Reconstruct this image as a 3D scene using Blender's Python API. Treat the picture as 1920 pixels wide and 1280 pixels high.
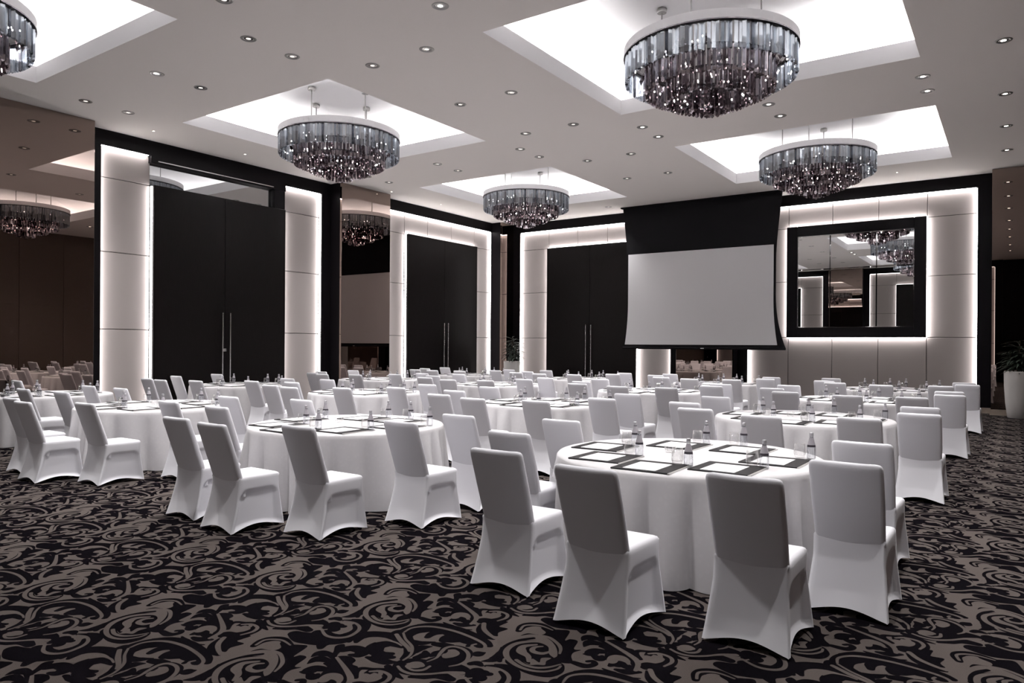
import bpy, math, random
import numpy as np
from mathutils import Vector, Matrix

# ------------------------------------------------------------------ scene, camera, world, exposure
for o in list(bpy.data.objects):
    bpy.data.objects.remove(o)
SC = bpy.context.scene
COL = SC.collection
PI = math.pi
random.seed(7)

FPX, THETA, HORIZON, ROLL, CAM_H = 1358.3, 0.605432, 648.84, 0.006752, 1.6
cam_data = bpy.data.cameras.new('camera')
cam = bpy.data.objects.new('camera', cam_data)
COL.objects.link(cam)
cam_data.sensor_fit = 'HORIZONTAL'
cam_data.sensor_width = 36.0
cam_data.lens = FPX / 1920 * 36.0
cam_data.shift_y = (HORIZON - 640) / 1920
cam_data.clip_start, cam_data.clip_end = 0.05, 200
cam.location = (0, 0, CAM_H)
cam.rotation_mode = 'XYZ'
cam.matrix_world = (Matrix.Translation((0, 0, CAM_H)) @ Matrix.Rotation(THETA, 4, 'Z')
                    @ Matrix.Rotation(PI / 2, 4, 'X') @ Matrix.Rotation(ROLL, 4, 'Z'))
SC.camera = cam

world = bpy.data.worlds.new('world')
SC.world = world
world.use_nodes = True
world.node_tree.nodes['Background'].inputs[0].default_value = (0.02, 0.02, 0.02, 1)
world.node_tree.nodes['Background'].inputs[1].default_value = 0.0

vs = SC.view_settings
SC.display_settings.display_device = 'sRGB'
vs.view_transform = 'Standard'
vs.look = 'None'
vs.gamma = 1.0
vs.use_curve_mapping = False
vs.exposure = 0.43

cy = SC.cycles
cy.max_bounces = 9
cy.diffuse_bounces = 6
cy.glossy_bounces = 5
cy.transmission_bounces = 4
cy.transparent_max_bounces = 14
cy.caustics_reflective = False
cy.caustics_refractive = False
cy.sample_clamp_indirect = 4.0
cy.use_light_tree = True
cy.use_denoising = True
try:
    cy.denoiser = 'OPENIMAGEDENOISE'
except Exception:
    pass

COVE_STRENGTH = 88.0      # hidden strip in every ceiling coffer
LED_STRENGTH = 17.0       # strips behind the wall frames
SPOT_WATT = 265.0         # recessed downlights
SPOT_WATT_LOW = 245.0
CHANDELIER_WATT = 230.0   # lamp core of one chandelier

# ------------------------------------------------------------------ helpers
class MB:
    """collects vertices and faces and links them as ONE mesh object"""
    def __init__(self):
        self.v, self.f, self.mi, self.sm = [], [], [], []
    def add(self, verts, faces, mi=0, smooth=False):
        n = len(self.v)
        self.v.extend([tuple(p) for p in verts])
        for f in faces:
            self.f.append([i + n for i in f]); self.mi.append(mi); self.sm.append(smooth)
    def box(self, x0, x1, y0, y1, z0, z1, mi=0):
        v = [(x0, y0, z0), (x1, y0, z0), (x1, y1, z0), (x0, y1, z0), (x0, y0, z1), (x1, y0, z1), (x1, y1, z1), (x0, y1, z1)]
        self.add(v, [(0, 3, 2, 1), (4, 5, 6, 7), (0, 1, 5, 4), (1, 2, 6, 5), (2, 3, 7, 6), (3, 0, 4, 7)], mi)
    def soft_box(self, x0, x1, y0, y1, z0, z1, b, mi=0):
        """box with chamfered edges"""
        pts = []
        idx = {}
        for ix, (xa, sx) in enumerate(((x0, 1), (x1, -1))):
            for iy, (ya, sy) in enumerate(((y0, 1), (y1, -1))):
                for iz, (za, sz) in enumerate(((z0, 1), (z1, -1))):
                    for k in range(3):
                        p = [xa, ya, za]
                        d = (sx, sy, sz)
                        for q in range(3):
                            if q != k: p[q] += d[q] * b
                        idx[(ix, iy, iz, k)] = len(pts); pts.append(tuple(p))
        F = []
        g = lambda *a: idx[a]
        F.append([g(0, 0, 0, 0), g(0, 0, 1, 0), g(0, 1, 1, 0), g(0, 1, 0, 0)])
        F.append([g(1, 0, 0, 0), g(1, 1, 0, 0), g(1, 1, 1, 0), g(1, 0, 1, 0)])
        F.append([g(0, 0, 0, 1), g(1, 0, 0, 1), g(1, 0, 1, 1), g(0, 0, 1, 1)])
        F.append([g(0, 1, 0, 1), g(0, 1, 1, 1), g(1, 1, 1, 1), g(1, 1, 0, 1)])
        F.append([g(0, 0, 0, 2), g(0, 1, 0, 2), g(1, 1, 0, 2), g(1, 0, 0, 2)])
        F.append([g(0, 0, 1, 2), g(1, 0, 1, 2), g(1, 1, 1, 2), g(0, 1, 1, 2)])
        for a in (0, 1):
            for c in (0, 1):
                F.append([g(0, a, c, 1), g(1, a, c, 1), g(1, a, c, 2), g(0, a, c, 2)])
                F.append([g(a, 0, c, 0), g(a, 1, c, 0), g(a, 1, c, 2), g(a, 0, c, 2)])
                F.append([g(a, c, 0, 0), g(a, c, 1, 0), g(a, c, 1, 1), g(a, c, 0, 1)])
                for e in (0, 1):
                    F.append([g(a, c, e, 0), g(a, c, e, 1), g(a, c, e, 2)])
        self.add(pts, F, mi)
    def rings(self, rings, mi=0, smooth=True, closed=True, cap0=False, cap1=False):
        n = len(rings[0]); v = [p for r in rings for p in r]; F = []
        for i in range(len(rings) - 1):
            for j in range(n if closed else n - 1):
                k = (j + 1) % n
                F.append((i * n + j, i * n + k, (i + 1) * n + k, (i + 1) * n + j))
        self.add(v, F, mi, smooth)
        if cap0: self.add(rings[0], [list(range(n))[::-1]], mi, False)
        if cap1: self.add(rings[-1], [list(range(n))], mi, False)
    def lathe(self, prof, seg=20, c=(0, 0, 0), mi=0, smooth=True, cap0=True, cap1=True):
        R = [[(c[0] + r * math.cos(2 * PI * j / seg), c[1] + r * math.sin(2 * PI * j / seg), c[2] + z) for j in range(seg)] for r, z in prof]
        self.rings(R, mi, smooth, True, cap0, cap1)
    def tube(self, p, q, r, seg=10, mi=0, caps=True):
        p, q = Vector(p), Vector(q); d = (q - p).normalized()
        a = d.orthogonal().normalized(); b = d.cross(a)
        R = [[tuple(e + r * (math.cos(2 * PI * j / seg) * a + math.sin(2 * PI * j / seg) * b)) for j in range(seg)] for e in (p, q)]
        self.rings(R, mi, True, True, caps, caps)
    def mesh(self, name, mats):
        me = bpy.data.meshes.new(name)
        me.from_pydata(self.v, [], self.f)
        for m in (mats if isinstance(mats, (list, tuple)) else [mats]): me.materials.append(m)
        me.polygons.foreach_set('material_index', self.mi)
        me.polygons.foreach_set('use_smooth', self.sm)
        me.update()
        return me
    def build(self, name, mats, parent=None, loc=(0, 0, 0)):
        return link(name, self.mesh(name, mats), parent, loc)

def link(name, me, parent=None, loc=(0, 0, 0), rz=0):
    o = bpy.data.objects.new(name, me)
    COL.objects.link(o)
    o.location = loc; o.rotation_euler = (0, 0, rz)
    if parent is not None: o.parent = parent
    return o
def tag(o, label, cat, group=None, kind=None):
    if label: o['label'] = label
    if cat: o['category'] = cat
    if group: o['group'] = group
    if kind: o['kind'] = kind
    return o
def thing(name, label, cat, loc=(0, 0, 0), group=None):
    return tag(link(name, None, None, loc), label, cat, group)
def struct(o, label=None):
    o['kind'] = 'structure'
    if label: o['label'] = label
    return o
def copy_tree(o, parent=None):
    c = o.copy(); COL.objects.link(c)
    if parent is not None: c.parent = parent
    for ch in o.children: copy_tree(ch, c)
    return c

# ------------------------------------------------------------------ materials
def mat(name, color, rough=0.5, metal=0.0, spec=0.5, sheen=0.0, coat=0.0):
    m = bpy.data.materials.new(name); m.use_nodes = True
    b = m.node_tree.nodes['Principled BSDF']
    b.inputs['Base Color'].default_value = (*color, 1)
    b.inputs['Roughness'].default_value = rough
    b.inputs['Metallic'].default_value = metal
    b.inputs['Specular IOR Level'].default_value = spec
    b.inputs['Sheen Weight'].default_value = sheen
    b.inputs['Coat Weight'].default_value = coat
    return m
def nodes(m): return m.node_tree.nodes, m.node_tree.links, m.node_tree.nodes['Principled BSDF']
def emit(name, color, strength):
    m = bpy.data.materials.new(name); m.use_nodes = True
    n, l = m.node_tree.nodes, m.node_tree.links
    n.remove(n['Principled BSDF'])
    e = n.new('ShaderNodeEmission'); e.inputs[0].default_value = (*color, 1); e.inputs[1].default_value = strength
    l.new(e.outputs[0], n['Material Output'].inputs[0])
    return m
def noise_bump(m, scale, strength, dist=0.002, coord='Object', stretch=(1, 1, 1), color_var=0.0):
    n, l, b = nodes(m)
    tc = n.new('ShaderNodeTexCoord'); mp = n.new('ShaderNodeMapping'); nz = n.new('ShaderNodeTexNoise'); bp = n.new('ShaderNodeBump')
    mp.inputs['Scale'].default_value = stretch
    nz.inputs['Scale'].default_value = scale; nz.inputs['Detail'].default_value = 4
    bp.inputs['Strength'].default_value = strength; bp.inputs['Distance'].default_value = dist
    l.new(tc.outputs[coord], mp.inputs[0]); l.new(mp.outputs[0], nz.inputs['Vector'])
    l.new(nz.outputs['Fac'], bp.inputs['Height']); l.new(bp.outputs[0], b.inputs['Normal'])
    if color_var:
        c = b.inputs['Base Color'].default_value[:3]
        r = n.new('ShaderNodeMix'); r.data_type = 'RGBA'
        r.inputs[6].default_value = (*[q * (1 - color_var) for q in c], 1)
        r.inputs[7].default_value = (*[min(1, q * (1 + color_var)) for q in c], 1)
        l.new(nz.outputs['Fac'], r.inputs[0]); l.new(r.outputs[2], b.inputs['Base Color'])
    return m
def clear_mix(name, tint, gloss_tint, base=0.04, edge=0.6, rough=0.02):
    """thin clear glass: see-through with a fresnel reflection"""
    m = bpy.data.materials.new(name); m.use_nodes = True
    n, l = m.node_tree.nodes, m.node_tree.links
    n.remove(n['Principled BSDF'])
    t = n.new('ShaderNodeBsdfTransparent'); t.inputs[0].default_value = (*tint, 1)
    g = n.new('ShaderNodeBsdfGlossy'); g.inputs[0].default_value = (*gloss_tint, 1); g.inputs['Roughness'].default_value = rough
    lw = n.new('ShaderNodeLayerWeight'); lw.inputs[0].default_value = 0.35
    mr = n.new('ShaderNodeMapRange'); mr.inputs[3].default_value = base; mr.inputs[4].default_value = edge
    mx = n.new('ShaderNodeMixShader')
    l.new(lw.outputs['Facing'], mr.inputs[0]); l.new(mr.outputs[0], mx.inputs[0])
    l.new(t.outputs[0], mx.inputs[1]); l.new(g.outputs[0], mx.inputs[2]); l.new(mx.outputs[0], n['Material Output'].inputs[0])
    return m

M = {}
M['ceiling'] = noise_bump(mat('ceiling_paint', (0.96, 0.91, 0.87), 0.85, spec=0.2), 60, 0.04)
M['cove'] = mat('cove_paint', (0.93, 0.92, 0.925), 0.85, spec=0.2)
M['black'] = noise_bump(mat('black_lacquer', (0.006, 0.005, 0.006), 0.35, spec=0.06), 3, 0.02)
M['door'] = noise_bump(mat('dark_stained_wood', (0.007, 0.0055, 0.0055), 0.33, spec=0.08), 14, 0.06, stretch=(6, 6, 0.35), color_var=0.5)
M['panel'] = noise_bump(mat('upholstered_panel_fabric', (0.34, 0.305, 0.295), 0.9, spec=0.15, sheen=0.2), 500, 0.12)
M['brown'] = noise_bump(mat('brown_wall_panel', (0.115, 0.088, 0.075), 0.6, spec=0.3), 20, 0.05, stretch=(3, 3, 0.4), color_var=0.15)
M['chair'] = noise_bump(mat('white_stretch_cover', (0.85, 0.845, 0.885), 0.8, spec=0.2, sheen=0.15), 350, 0.05)
M['chrome'] = mat('brushed_steel', (0.62, 0.61, 0.60), 0.22, metal=1.0)
M['nickel'] = mat('grey_nickel', (0.35, 0.34, 0.33), 0.35, metal=1.0)
M['dark_metal'] = mat('dark_metal', (0.05, 0.045, 0.05), 0.35, metal=1.0)
M['bronze'] = mat('bronze_mirror_glass', (0.27, 0.215, 0.19), 0.0, metal=1.0)
M['grey_mirror'] = mat('grey_mirror_glass', (0.42, 0.42, 0.42), 0.0, metal=1.0)
M['mirror'] = mat('silver_mirror_glass', (0.84, 0.85, 0.85), 0.0, metal=1.0)
M['bevel'] = mat('bevelled_mirror_edge', (0.9, 0.9, 0.9), 0.06, metal=1.0)
M['screen_white'] = mat('matte_screen_vinyl', (0.76, 0.755, 0.765), 0.95, spec=0.1)
M['screen_black'] = mat('black_masking_cloth', (0.007, 0.0065, 0.0075), 0.9, spec=0.1)
M['leather'] = noise_bump(mat('black_leatherette', (0.012, 0.0105, 0.0115), 0.5, spec=0.2), 600, 0.15)
M['paper'] = mat('white_paper', (0.88, 0.87, 0.88), 0.9, spec=0.1)
M['silver'] = mat('silver_edge', (0.75, 0.73, 0.72), 0.3, metal=0.7)
M['bottle'] = clear_mix('clear_bottle_glass', (0.88, 0.89, 0.90), (0.85, 0.85, 0.9), 0.10, 0.9)
M['tumbler'] = clear_mix('clear_tumbler_glass', (0.96, 0.96, 0.96), (1, 1, 1), 0.02, 0.5)
M['label'] = mat('dark_bottle_band', (0.035, 0.03, 0.04), 0.45)
M['label2'] = mat('grey_neck_wrap', (0.40, 0.38, 0.41), 0.35)
M['cap'] = mat('silver_cap', (0.55, 0.54, 0.57), 0.35, metal=0.6)
M['pot'] = noise_bump(mat('white_glazed_planter', (0.66, 0.64, 0.62), 0.45), 8, 0.02)
M['soil'] = mat('dark_soil', (0.02, 0.014, 0.01), 0.95)
M['leaf'] = noise_bump(mat('dark_green_leaf', (0.045, 0.06, 0.045), 0.4), 40, 0.1, color_var=0.5)
M['bark'] = mat('brown_stem', (0.05, 0.035, 0.025), 0.9)
M['marble'] = noise_bump(mat('beige_marble', (0.36, 0.30, 0.25), 0.4), 6, 0.02, color_var=0.25)
M['collar'] = mat('white_painted_metal', (0.92, 0.91, 0.92), 0.4)
M['led'] = emit('led_strip', (1.0, 0.955, 0.95), LED_STRENGTH)
M['led_front'] = emit('led_strip_dim', (1.0, 0.955, 0.95), 4.5)
M['cove_led'] = emit('cove_strip', (1.0, 0.985, 0.99), COVE_STRENGTH)
M['lamp_on'] = emit('downlight_lens', (1.0, 0.93, 0.84), 7.0)
M['lamp_low'] = emit('downlight_lens_dim', (1.0, 0.93, 0.86), 0.9)
M['bulb'] = emit('chandelier_bulb', (1.0, 0.91, 0.86), 45.0)

# smoked crystal: half see-through, half reflecting
def crystal(name, tint, gloss, fac):
    m = bpy.data.materials.new(name); m.use_nodes = True
    n, l = m.node_tree.nodes, m.node_tree.links
    n.remove(n['Principled BSDF'])
    t = n.new('ShaderNodeBsdfTransparent'); t.inputs[0].default_value = (*tint, 1)
    g = n.new('ShaderNodeBsdfGlossy'); g.inputs[0].default_value = (*gloss, 1); g.inputs['Roughness'].default_value = 0.05
    mx = n.new('ShaderNodeMixShader'); mx.inputs[0].default_value = fac
    l.new(t.outputs[0], mx.inputs[1]); l.new(g.outputs[0], mx.inputs[2]); l.new(mx.outputs[0], n['Material Output'].inputs[0])
    return m
M['crystal'] = crystal('smoked_crystal', (0.80, 0.82, 0.85), (0.72, 0.77, 0.81), 0.40)
M['crystal_clear'] = crystal('pale_crystal', (0.86, 0.88, 0.90), (0.85, 0.9, 0.95), 0.35)
M['crystal_smoke'] = crystal('deep_smoked_crystal', (0.42, 0.42, 0.45), (0.40, 0.42, 0.46), 0.55)
M['crystal_dark'] = crystal('dark_smoked_crystal', (0.56, 0.51, 0.53), (0.62, 0.57, 0.60), 0.5)

def cloth_material():
    m = mat('white_damask_cloth', (0.80, 0.79, 0.78), 0.75, spec=0.25, sheen=0.1)
    n, l, b = nodes(m)
    tc = n.new('ShaderNodeTexCoord'); vo = n.new('ShaderNodeTexVoronoi'); nz = n.new('ShaderNodeTexNoise')
    vo.inputs['Scale'].default_value = 26; nz.inputs['Scale'].default_value = 320
    mx = n.new('ShaderNodeMix'); mx.data_type = 'RGBA'
    mx.inputs[6].default_value = (0.645, 0.63, 0.64, 1); mx.inputs[7].default_value = (0.63, 0.615, 0.625, 1)
    rp = n.new('ShaderNodeMapRange'); rp.inputs[1].default_value = 0.3; rp.inputs[2].default_value = 0.42
    bp = n.new('ShaderNodeBump'); bp.inputs['Strength'].default_value = 0.1; bp.inputs['Distance'].default_value = 0.002
    l.new(tc.outputs['Object'], vo.inputs['Vector']); l.new(tc.outputs['Object'], nz.inputs['Vector'])
    l.new(vo.outputs['Distance'], rp.inputs[0]); l.new(rp.outputs[0], mx.inputs[0]); l.new(mx.outputs[2], b.inputs['Base Color'])
    l.new(nz.outputs['Fac'], bp.inputs['Height']); l.new(bp.outputs[0], b.inputs['Normal'])
    return m
M['cloth'] = cloth_material()

# ------------------------------------------------------------------ carpet: scroll pattern drawn stroke by stroke into a repeating tile
TILE_X, TILE_Y, TN = 1.03, 0.99, 1024
def floor_at(u, v):
    a, bb = u - 960, v - HORIZON
    cr_, sr_ = math.cos(ROLL), math.sin(ROLL)
    x, y = cr_ * a + sr_ * bb, -sr_ * a + cr_ * bb
    d = FPX * CAM_H / y
    lx = x / FPX * d
    return (-math.sin(THETA) * d + math.cos(THETA) * lx, math.cos(THETA) * d + math.sin(THETA) * lx)
def c1(p): return floor_at(460 + p[0] / 5.817, 1060 + p[1] / 5.817)
def c2(p): return floor_at(660 + p[0] / 5.817, 1060 + p[1] / 5.817)
def spline(P, closed=False, n=14):
    P = [np.array(p) for p in P]; out = []
    m = len(P)
    rng = range(m) if closed else range(m - 1)
    for i in rng:
        g = (lambda k: P[k % m]) if closed else (lambda k: P[min(max(k, 0), m - 1)])
        a, b_, c_, d = g(i - 1), g(i), g(i + 1), g(i + 2)
        for k in range(n):
            t = k / n
            out.append(.5 * (2 * b_ + (c_ - a) * t + (2 * a - 5 * b_ + 4 * c_ - d) * t * t + (3 * b_ - a - 3 * c_ + d) * t ** 3))
    if not closed: out.append(P[-1])
    return np.array(out)
CAN = np.zeros((TN, TN))
SX, SY = TN / TILE_X, TN / TILE_Y
def stamp_region(x0, x1, y0, y1):
    ix = np.arange(int(math.floor(x0 * SX)), int(math.ceil(x1 * SX)) + 1); iy = np.arange(int(math.floor(y0 * SY)), int(math.ceil(y1 * SY)) + 1)
    return ix, iy
TODO = []
def stroke(col, pts, widths, src):
    TODO.append((0, col, pts, [w * (1.3 if col else 1.12) for w in widths], src))
def fill(col, pts, src):
    TODO.append((1, col, pts, None, src))
def draw_stroke(col, pts, widths, src):
    C = spline([src(p) for p in pts])
    seg = np.hypot(*np.diff(C, axis=0).T); s = np.concatenate([[0], np.cumsum(seg)]); L = s[-1]
    n = max(12, int(L / .004)); q = np.linspace(0, L, n)
    X = np.interp(q, s, C[:, 0]); Y = np.interp(q, s, C[:, 1])
    W = np.interp(q / L, np.linspace(0, 1, len(widths)), widths) / 2
    m = W.max() + .004
    ix, iy = stamp_region(X.min() - m, X.max() + m, Y.min() - m, Y.max() + m)
    A = np.zeros((len(iy), len(ix)))
    for x, y, w in zip(X, Y, W):
        a0, a1 = int((x - w - .003) * SX) - ix[0] - 1, int((x + w + .003) * SX) - ix[0] + 2
        b0, b1 = int(math.floor((y - w - .003) * SY)) - iy[0] - 1, int(math.floor((y + w + .003) * SY)) - iy[0] + 2
        a0, b0 = max(a0, 0), max(b0, 0)
        gx = (ix[a0:a1] + .5) / SX - x; gy = (iy[b0:b1] + .5) / SY - y
        d = np.hypot(gx[None, :], gy[:, None])
        np.maximum(A[b0:b1, a0:a1], np.clip((w - d) * SX * .8 + .5, 0, 1), out=A[b0:b1, a0:a1])
    blend(A, ix, iy, col)
def blend(A, ix, iy, col):
    for j, yy in enumerate(iy):
        r = yy % TN; idx = ix % TN
        CAN[r, idx] = CAN[r, idx] * (1 - A[j]) + col * A[j]
def draw_fill(col, pts, src):
    C = spline([src(p) for p in pts], True, 10)
    ix, iy = stamp_region(C[:, 0].min(), C[:, 0].max(), C[:, 1].min(), C[:, 1].max())
    gx, gy = np.meshgrid((ix + .5) / SX, (iy + .5) / SY)
    ins = np.zeros(gx.shape, bool); D = np.roll(C, -1, 0)
    for (xa, ya), (xb, yb) in zip(C, D):
        if ya == yb: continue
        cnd = ((ya > gy) != (yb > gy)) & (gx < (xb - xa) * (gy - ya) / (yb - ya) + xa)
        ins ^= cnd
    blend(ins.astype(float), ix, iy, col)
D_, T_ = 1.0, 0.0
LN = [.016, .02, .014]
# big round scroll with inner leaf
fill(D_, [(150, 520), (200, 450), (300, 405), (430, 388), (560, 400), (600, 450), (560, 500), (620, 560), (650, 600), (600, 655), (460, 690), (300, 670), (180, 620), (110, 570)], c2)
stroke(T_, [(590, 490), (610, 440), (540, 403), (420, 400), (280, 420), (175, 470), (150, 530), (200, 590), (300, 630), (430, 643), (560, 625), (615, 600)], [.03, .024, .03, .02, .012], c2)
stroke(T_, [(335, 560), (350, 520), (310, 480), (350, 440), (480, 425)], [.02, .03, .05, .03, .015], c2)
stroke(T_, [(590, 480), (500, 497), (430, 485), (420, 465), (460, 445), (530, 440)], [.014, .026, .03, .024, .012], c2)
fill(T_, [(280, 562), (330, 585), (350, 560), (385, 540), (430, 570), (470, 535), (560, 535), (500, 560), (470, 590), (400, 588), (330, 590)], c2)
stroke(T_, [(225, 550), (280, 590), (380, 612), (500, 608), (620, 585)], [.02, .02, .018, .01], c2)
stroke(D_, [(60, 560), (120, 480), (220, 425), (350, 388), (480, 372)], [.02, .03, .02], c2)
# black body with arched top, right of the round scroll
fill(D_, [(370, 352), (470, 340), (560, 350), (630, 385), (655, 440), (640, 500), (600, 530), (500, 540), (650, 575), (740, 572), (760, 520), (800, 490), (880, 470), (820, 460), (890, 398), (830, 380), (775, 388), (860, 315), (770, 302), (700, 298), (640, 272), (600, 290), (625, 325), (560, 345), (450, 332)], c2)
stroke(D_, [(375, 310), (430, 275), (520, 258), (620, 265), (710, 312)], [.03, .05, .04, .03], c2)
stroke(T_, [(392, 303), (450, 268), (540, 262), (620, 272), (700, 305)], [.014, .016, .01], c2)
stroke(T_, [(560, 350), (640, 370), (690, 420), (692, 460), (662, 498)], [.024, .02, .02, .012], c2)
stroke(D_, [(750, 570), (850, 600), (940, 585), (940, 562), (890, 562)], [.03, .04, .03, .02], c2)
# leaf cluster
stroke(D_, [(935, 392), (1000, 366), (1115, 382)], [.008, .055, .03], c2)
stroke(D_, [(925, 442), (1000, 408), (1110, 425)], [.008, .055, .03], c2)
stroke(D_, [(885, 502), (950, 500), (1010, 478), (1130, 488)], [.008, .06, .05, .03], c2)
stroke(D_, [(980, 520), (1020, 540), (1050, 520)], [.03, .05, .02], c2)
fill(D_, [(1110, 312), (1180, 298), (1195, 330), (1160, 395), (1250, 475), (1335, 535), (1345, 600), (1300, 640), (1180, 610), (1280, 600), (1260, 540), (1180, 520), (1080, 560), (1075, 520), (1110, 470), (1060, 440), (1130, 420), (1070, 385), (1110, 360)], c2)
stroke(T_, [(1162, 398), (1240, 452), (1310, 505), (1355, 550), (1350, 590), (1300, 635)], [.016, .022, .03, .02], c2)
stroke(T_, [(1120, 560), (1160, 535), (1220, 535), (1262, 560), (1262, 585)], [.05, .06, .04, .012], c2)
stroke(D_, [(1190, 340), (1280, 330), (1370, 352), (1350, 380), (1270, 378)], [.05, .06, .06, .02], c2)
fill(D_, [(1165, 392), (1270, 388), (1340, 418), (1325, 448), (1385, 470), (1365, 530), (1300, 490), (1230, 440)], c2)
stroke(D_, [(1120, 628), (1200, 645), (1330, 650)], [.02, .05, .02], c2)
stroke(D_, [(1080, 598), (1150, 582), (1260, 598)], [.02, .06, .02], c2)
stroke(D_, [(1000, 620), (1060, 650), (1180, 690), (1300, 700)], [.01, .03, .02, .01], c2)
# hooked scroll and body at the right
fill(D_, [(1435, 600), (1560, 598), (1700, 612), (1640, 645), (1610, 665), (1700, 690), (1600, 730), (1585, 770), (1490, 745), (1455, 690), (1465, 640)], c2)
stroke(D_, [(1440, 602), (1530, 608), (1640, 585), (1690, 545), (1640, 505), (1540, 492), (1490, 512)], [.07, .06, .05, .05, .03], c2)
stroke(T_, [(1470, 525), (1530, 535), (1600, 525), (1590, 500), (1530, 500)], [.03, .026, .02, .012], c2)
stroke(T_, [(1505, 500), (1600, 498), (1690, 530), (1680, 570), (1590, 602)], [.014, .018, .02, .012], c2)
stroke(T_, [(1440, 630), (1440, 690), (1490, 745), (1560, 792)], [.024, .026, .02], c2)
stroke(D_, [(1400, 545), (1380, 500), (1420, 478), (1520, 482), (1620, 480)], [.02, .03, .02, .012], c2)
stroke(D_, [(1400, 640), (1390, 700), (1460, 770), (1540, 800)], [.01, .03, .05, .02], c2)
# swirl with leaf tail
stroke(D_, [(45, 835), (95, 770), (200, 748), (350, 752), (470, 780), (560, 840)], [.02, .07, .06, .06, .04], c2)
stroke(D_, [(440, 745), (520, 722), (575, 800), (640, 880), (632, 950), (560, 1015)], [.03, .06, .07, .06, .03], c2)
stroke(T_, [(485, 750), (535, 820), (608, 890), (632, 930)], [.022, .026, .02], c2)
stroke(T_, [(560, 735), (585, 800), (655, 885), (640, 970), (560, 1030)], [.012, .016, .012], c2)
stroke(D_, [(545, 885), (430, 850), (310, 855), (228, 890), (235, 930), (320, 962), (430, 962)], [.03, .06, .06, .06, .03], c2)
stroke(T_, [(265, 832), (380, 816), (480, 838), (540, 872)], [.01, .014, .01], c2)
stroke(D_, [(320, 925), (330, 890), (400, 878)], [.02, .025, .01], c2)
stroke(D_, [(235, 982), (340, 990), (440, 1000)], [.02, .06, .03], c2)
stroke(D_, [(165, 998), (260, 1022), (380, 1052), (500, 1052)], [.02, .05, .05, .01], c2)
# long arched leaf
stroke(D_, [(440, 385), (428, 350), (500, 312), (640, 288), (800, 300), (940, 342), (1050, 388), (1115, 432)], [.05, .09, .10, .06, .09, .10, .05], c1)
stroke(D_, [(600, 258), (760, 253), (940, 285), (1080, 338), (1180, 398), (1195, 435)], [.01, .04, .04, .03], c1)
stroke(T_, [(440, 320), (520, 288), (640, 274), (770, 280), (930, 315), (1060, 365), (1140, 410), (1150, 440), (1110, 460), (1040, 450), (1030, 430), (1070, 420)], [.012, .02, .02, .018, .014], c1)
stroke(D_, [(640, 362), (700, 335), (780, 328), (870, 336)], [.03, .045, .03, .008], c1)
stroke(D_, [(790, 388), (850, 372), (940, 385)], [.05, .09, .05], c1)
stroke(D_, [(985, 437), (1040, 416), (1095, 432), (1072, 450)], [.02, .035, .02], c1)
stroke(D_, [(480, 405), (560, 412), (690, 402)], [.05, .04, .008], c1)
stroke(D_, [(460, 480), (540, 450), (640, 440)], [.04, .05, .01], c1)
stroke(D_, [(450, 530), (540, 510), (560, 480)], [.03, .05, .02], c1)
stroke(D_, [(590, 522), (660, 498), (730, 468)], [.01, .05, .01], c1)
stroke(D_, [(690, 420), (760, 428), (840, 430)], [.04, .05, .02], c1)
# S shaped scroll
stroke(D_, [(270, 600), (400, 632), (560, 605), (680, 562), (800, 545), (900, 520), (930, 480), (860, 452), (770, 455), (730, 485)], [.05, .08, .13, .12, .09, .07, .06, .05, .03], c1)
stroke(D_, [(560, 605), (660, 612), (780, 610), (850, 632), (830, 650)], [.10, .09, .06, .04], c1)
stroke(D_, [(530, 562), (440, 553), (330, 560), (258, 590), (270, 630), (380, 652), (520, 640)], [.03, .04, .05, .05, .03], c1)
stroke(T_, [(355, 598), (420, 588), (470, 595)], [.04, .07, .03], c1)
stroke(T_, [(545, 600), (470, 628), (380, 632), (330, 612)], [.014, .02, .012], c1)
stroke(T_, [(245, 600), (270, 635), (350, 660), (500, 662), (680, 650), (820, 655)], [.014, .02, .016, .03], c1)
stroke(T_, [(540, 562), (640, 532), (700, 492), (770, 452), (850, 440), (930, 460), (958, 500), (920, 550), (830, 585), (730, 600)], [.008, .02, .018, .02, .01], c1)
stroke(T_, [(740, 520), (810, 512), (855, 495), (840, 470), (790, 470)], [.04, .03, .02, .012], c1)
stroke(D_, [(320, 685), (450, 675), (590, 670), (690, 705)], [.02, .06, .06, .04], c1)
stroke(D_, [(150, 600), (170, 650), (240, 700)], [.03, .04, .01], c1)
# flower scroll
for p in ((915, 662), (1010, 657), (965, 638), (965, 695), (965, 665)):
    stroke(D_, [p, (p[0] + 4, p[1])], [.055], c1)
stroke(D_, [(870, 678), (960, 668), (1075, 664)], [.03, .03, .03], c1)
stroke(D_, [(880, 715), (930, 755), (1030, 772), (1150, 742), (1215, 695), (1190, 645)], [.03, .045, .05, .04, .02], c1)
stroke(T_, [(830, 690), (880, 760), (1000, 786), (1130, 770), (1230, 710), (1240, 660), (1180, 620), (1080, 605)], [.014, .022, .02, .012], c1)
stroke(D_, [(1130, 830), (1190, 765), (1275, 705), (1285, 650), (1210, 607), (1080, 598)], [.02, .05, .05, .04, .02], c1)
stroke(D_, [(1325, 695), (1320, 640), (1255, 600), (1170, 585)], [.02, .04, .04, .01], c1)
stroke(D_, [(540, 742), (640, 782), (800, 802), (950, 806), (1090, 800), (1160, 768)], [.06, .11, .12, .10, .04], c1)
stroke(D_, [(820, 895), (860, 845), (990, 818)], [.03, .06, .03], c1)
stroke(D_, [(740, 775), (790, 722), (850, 790)], [.04, .04, .04], c1)
stroke(D_, [(940, 580), (1000, 575), (1035, 595)], [.03, .04, .02], c1)
stroke(D_, [(1060, 560), (1180, 545), (1290, 490), (1310, 450)], [.01, .05, .05, .02], c1)
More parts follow.
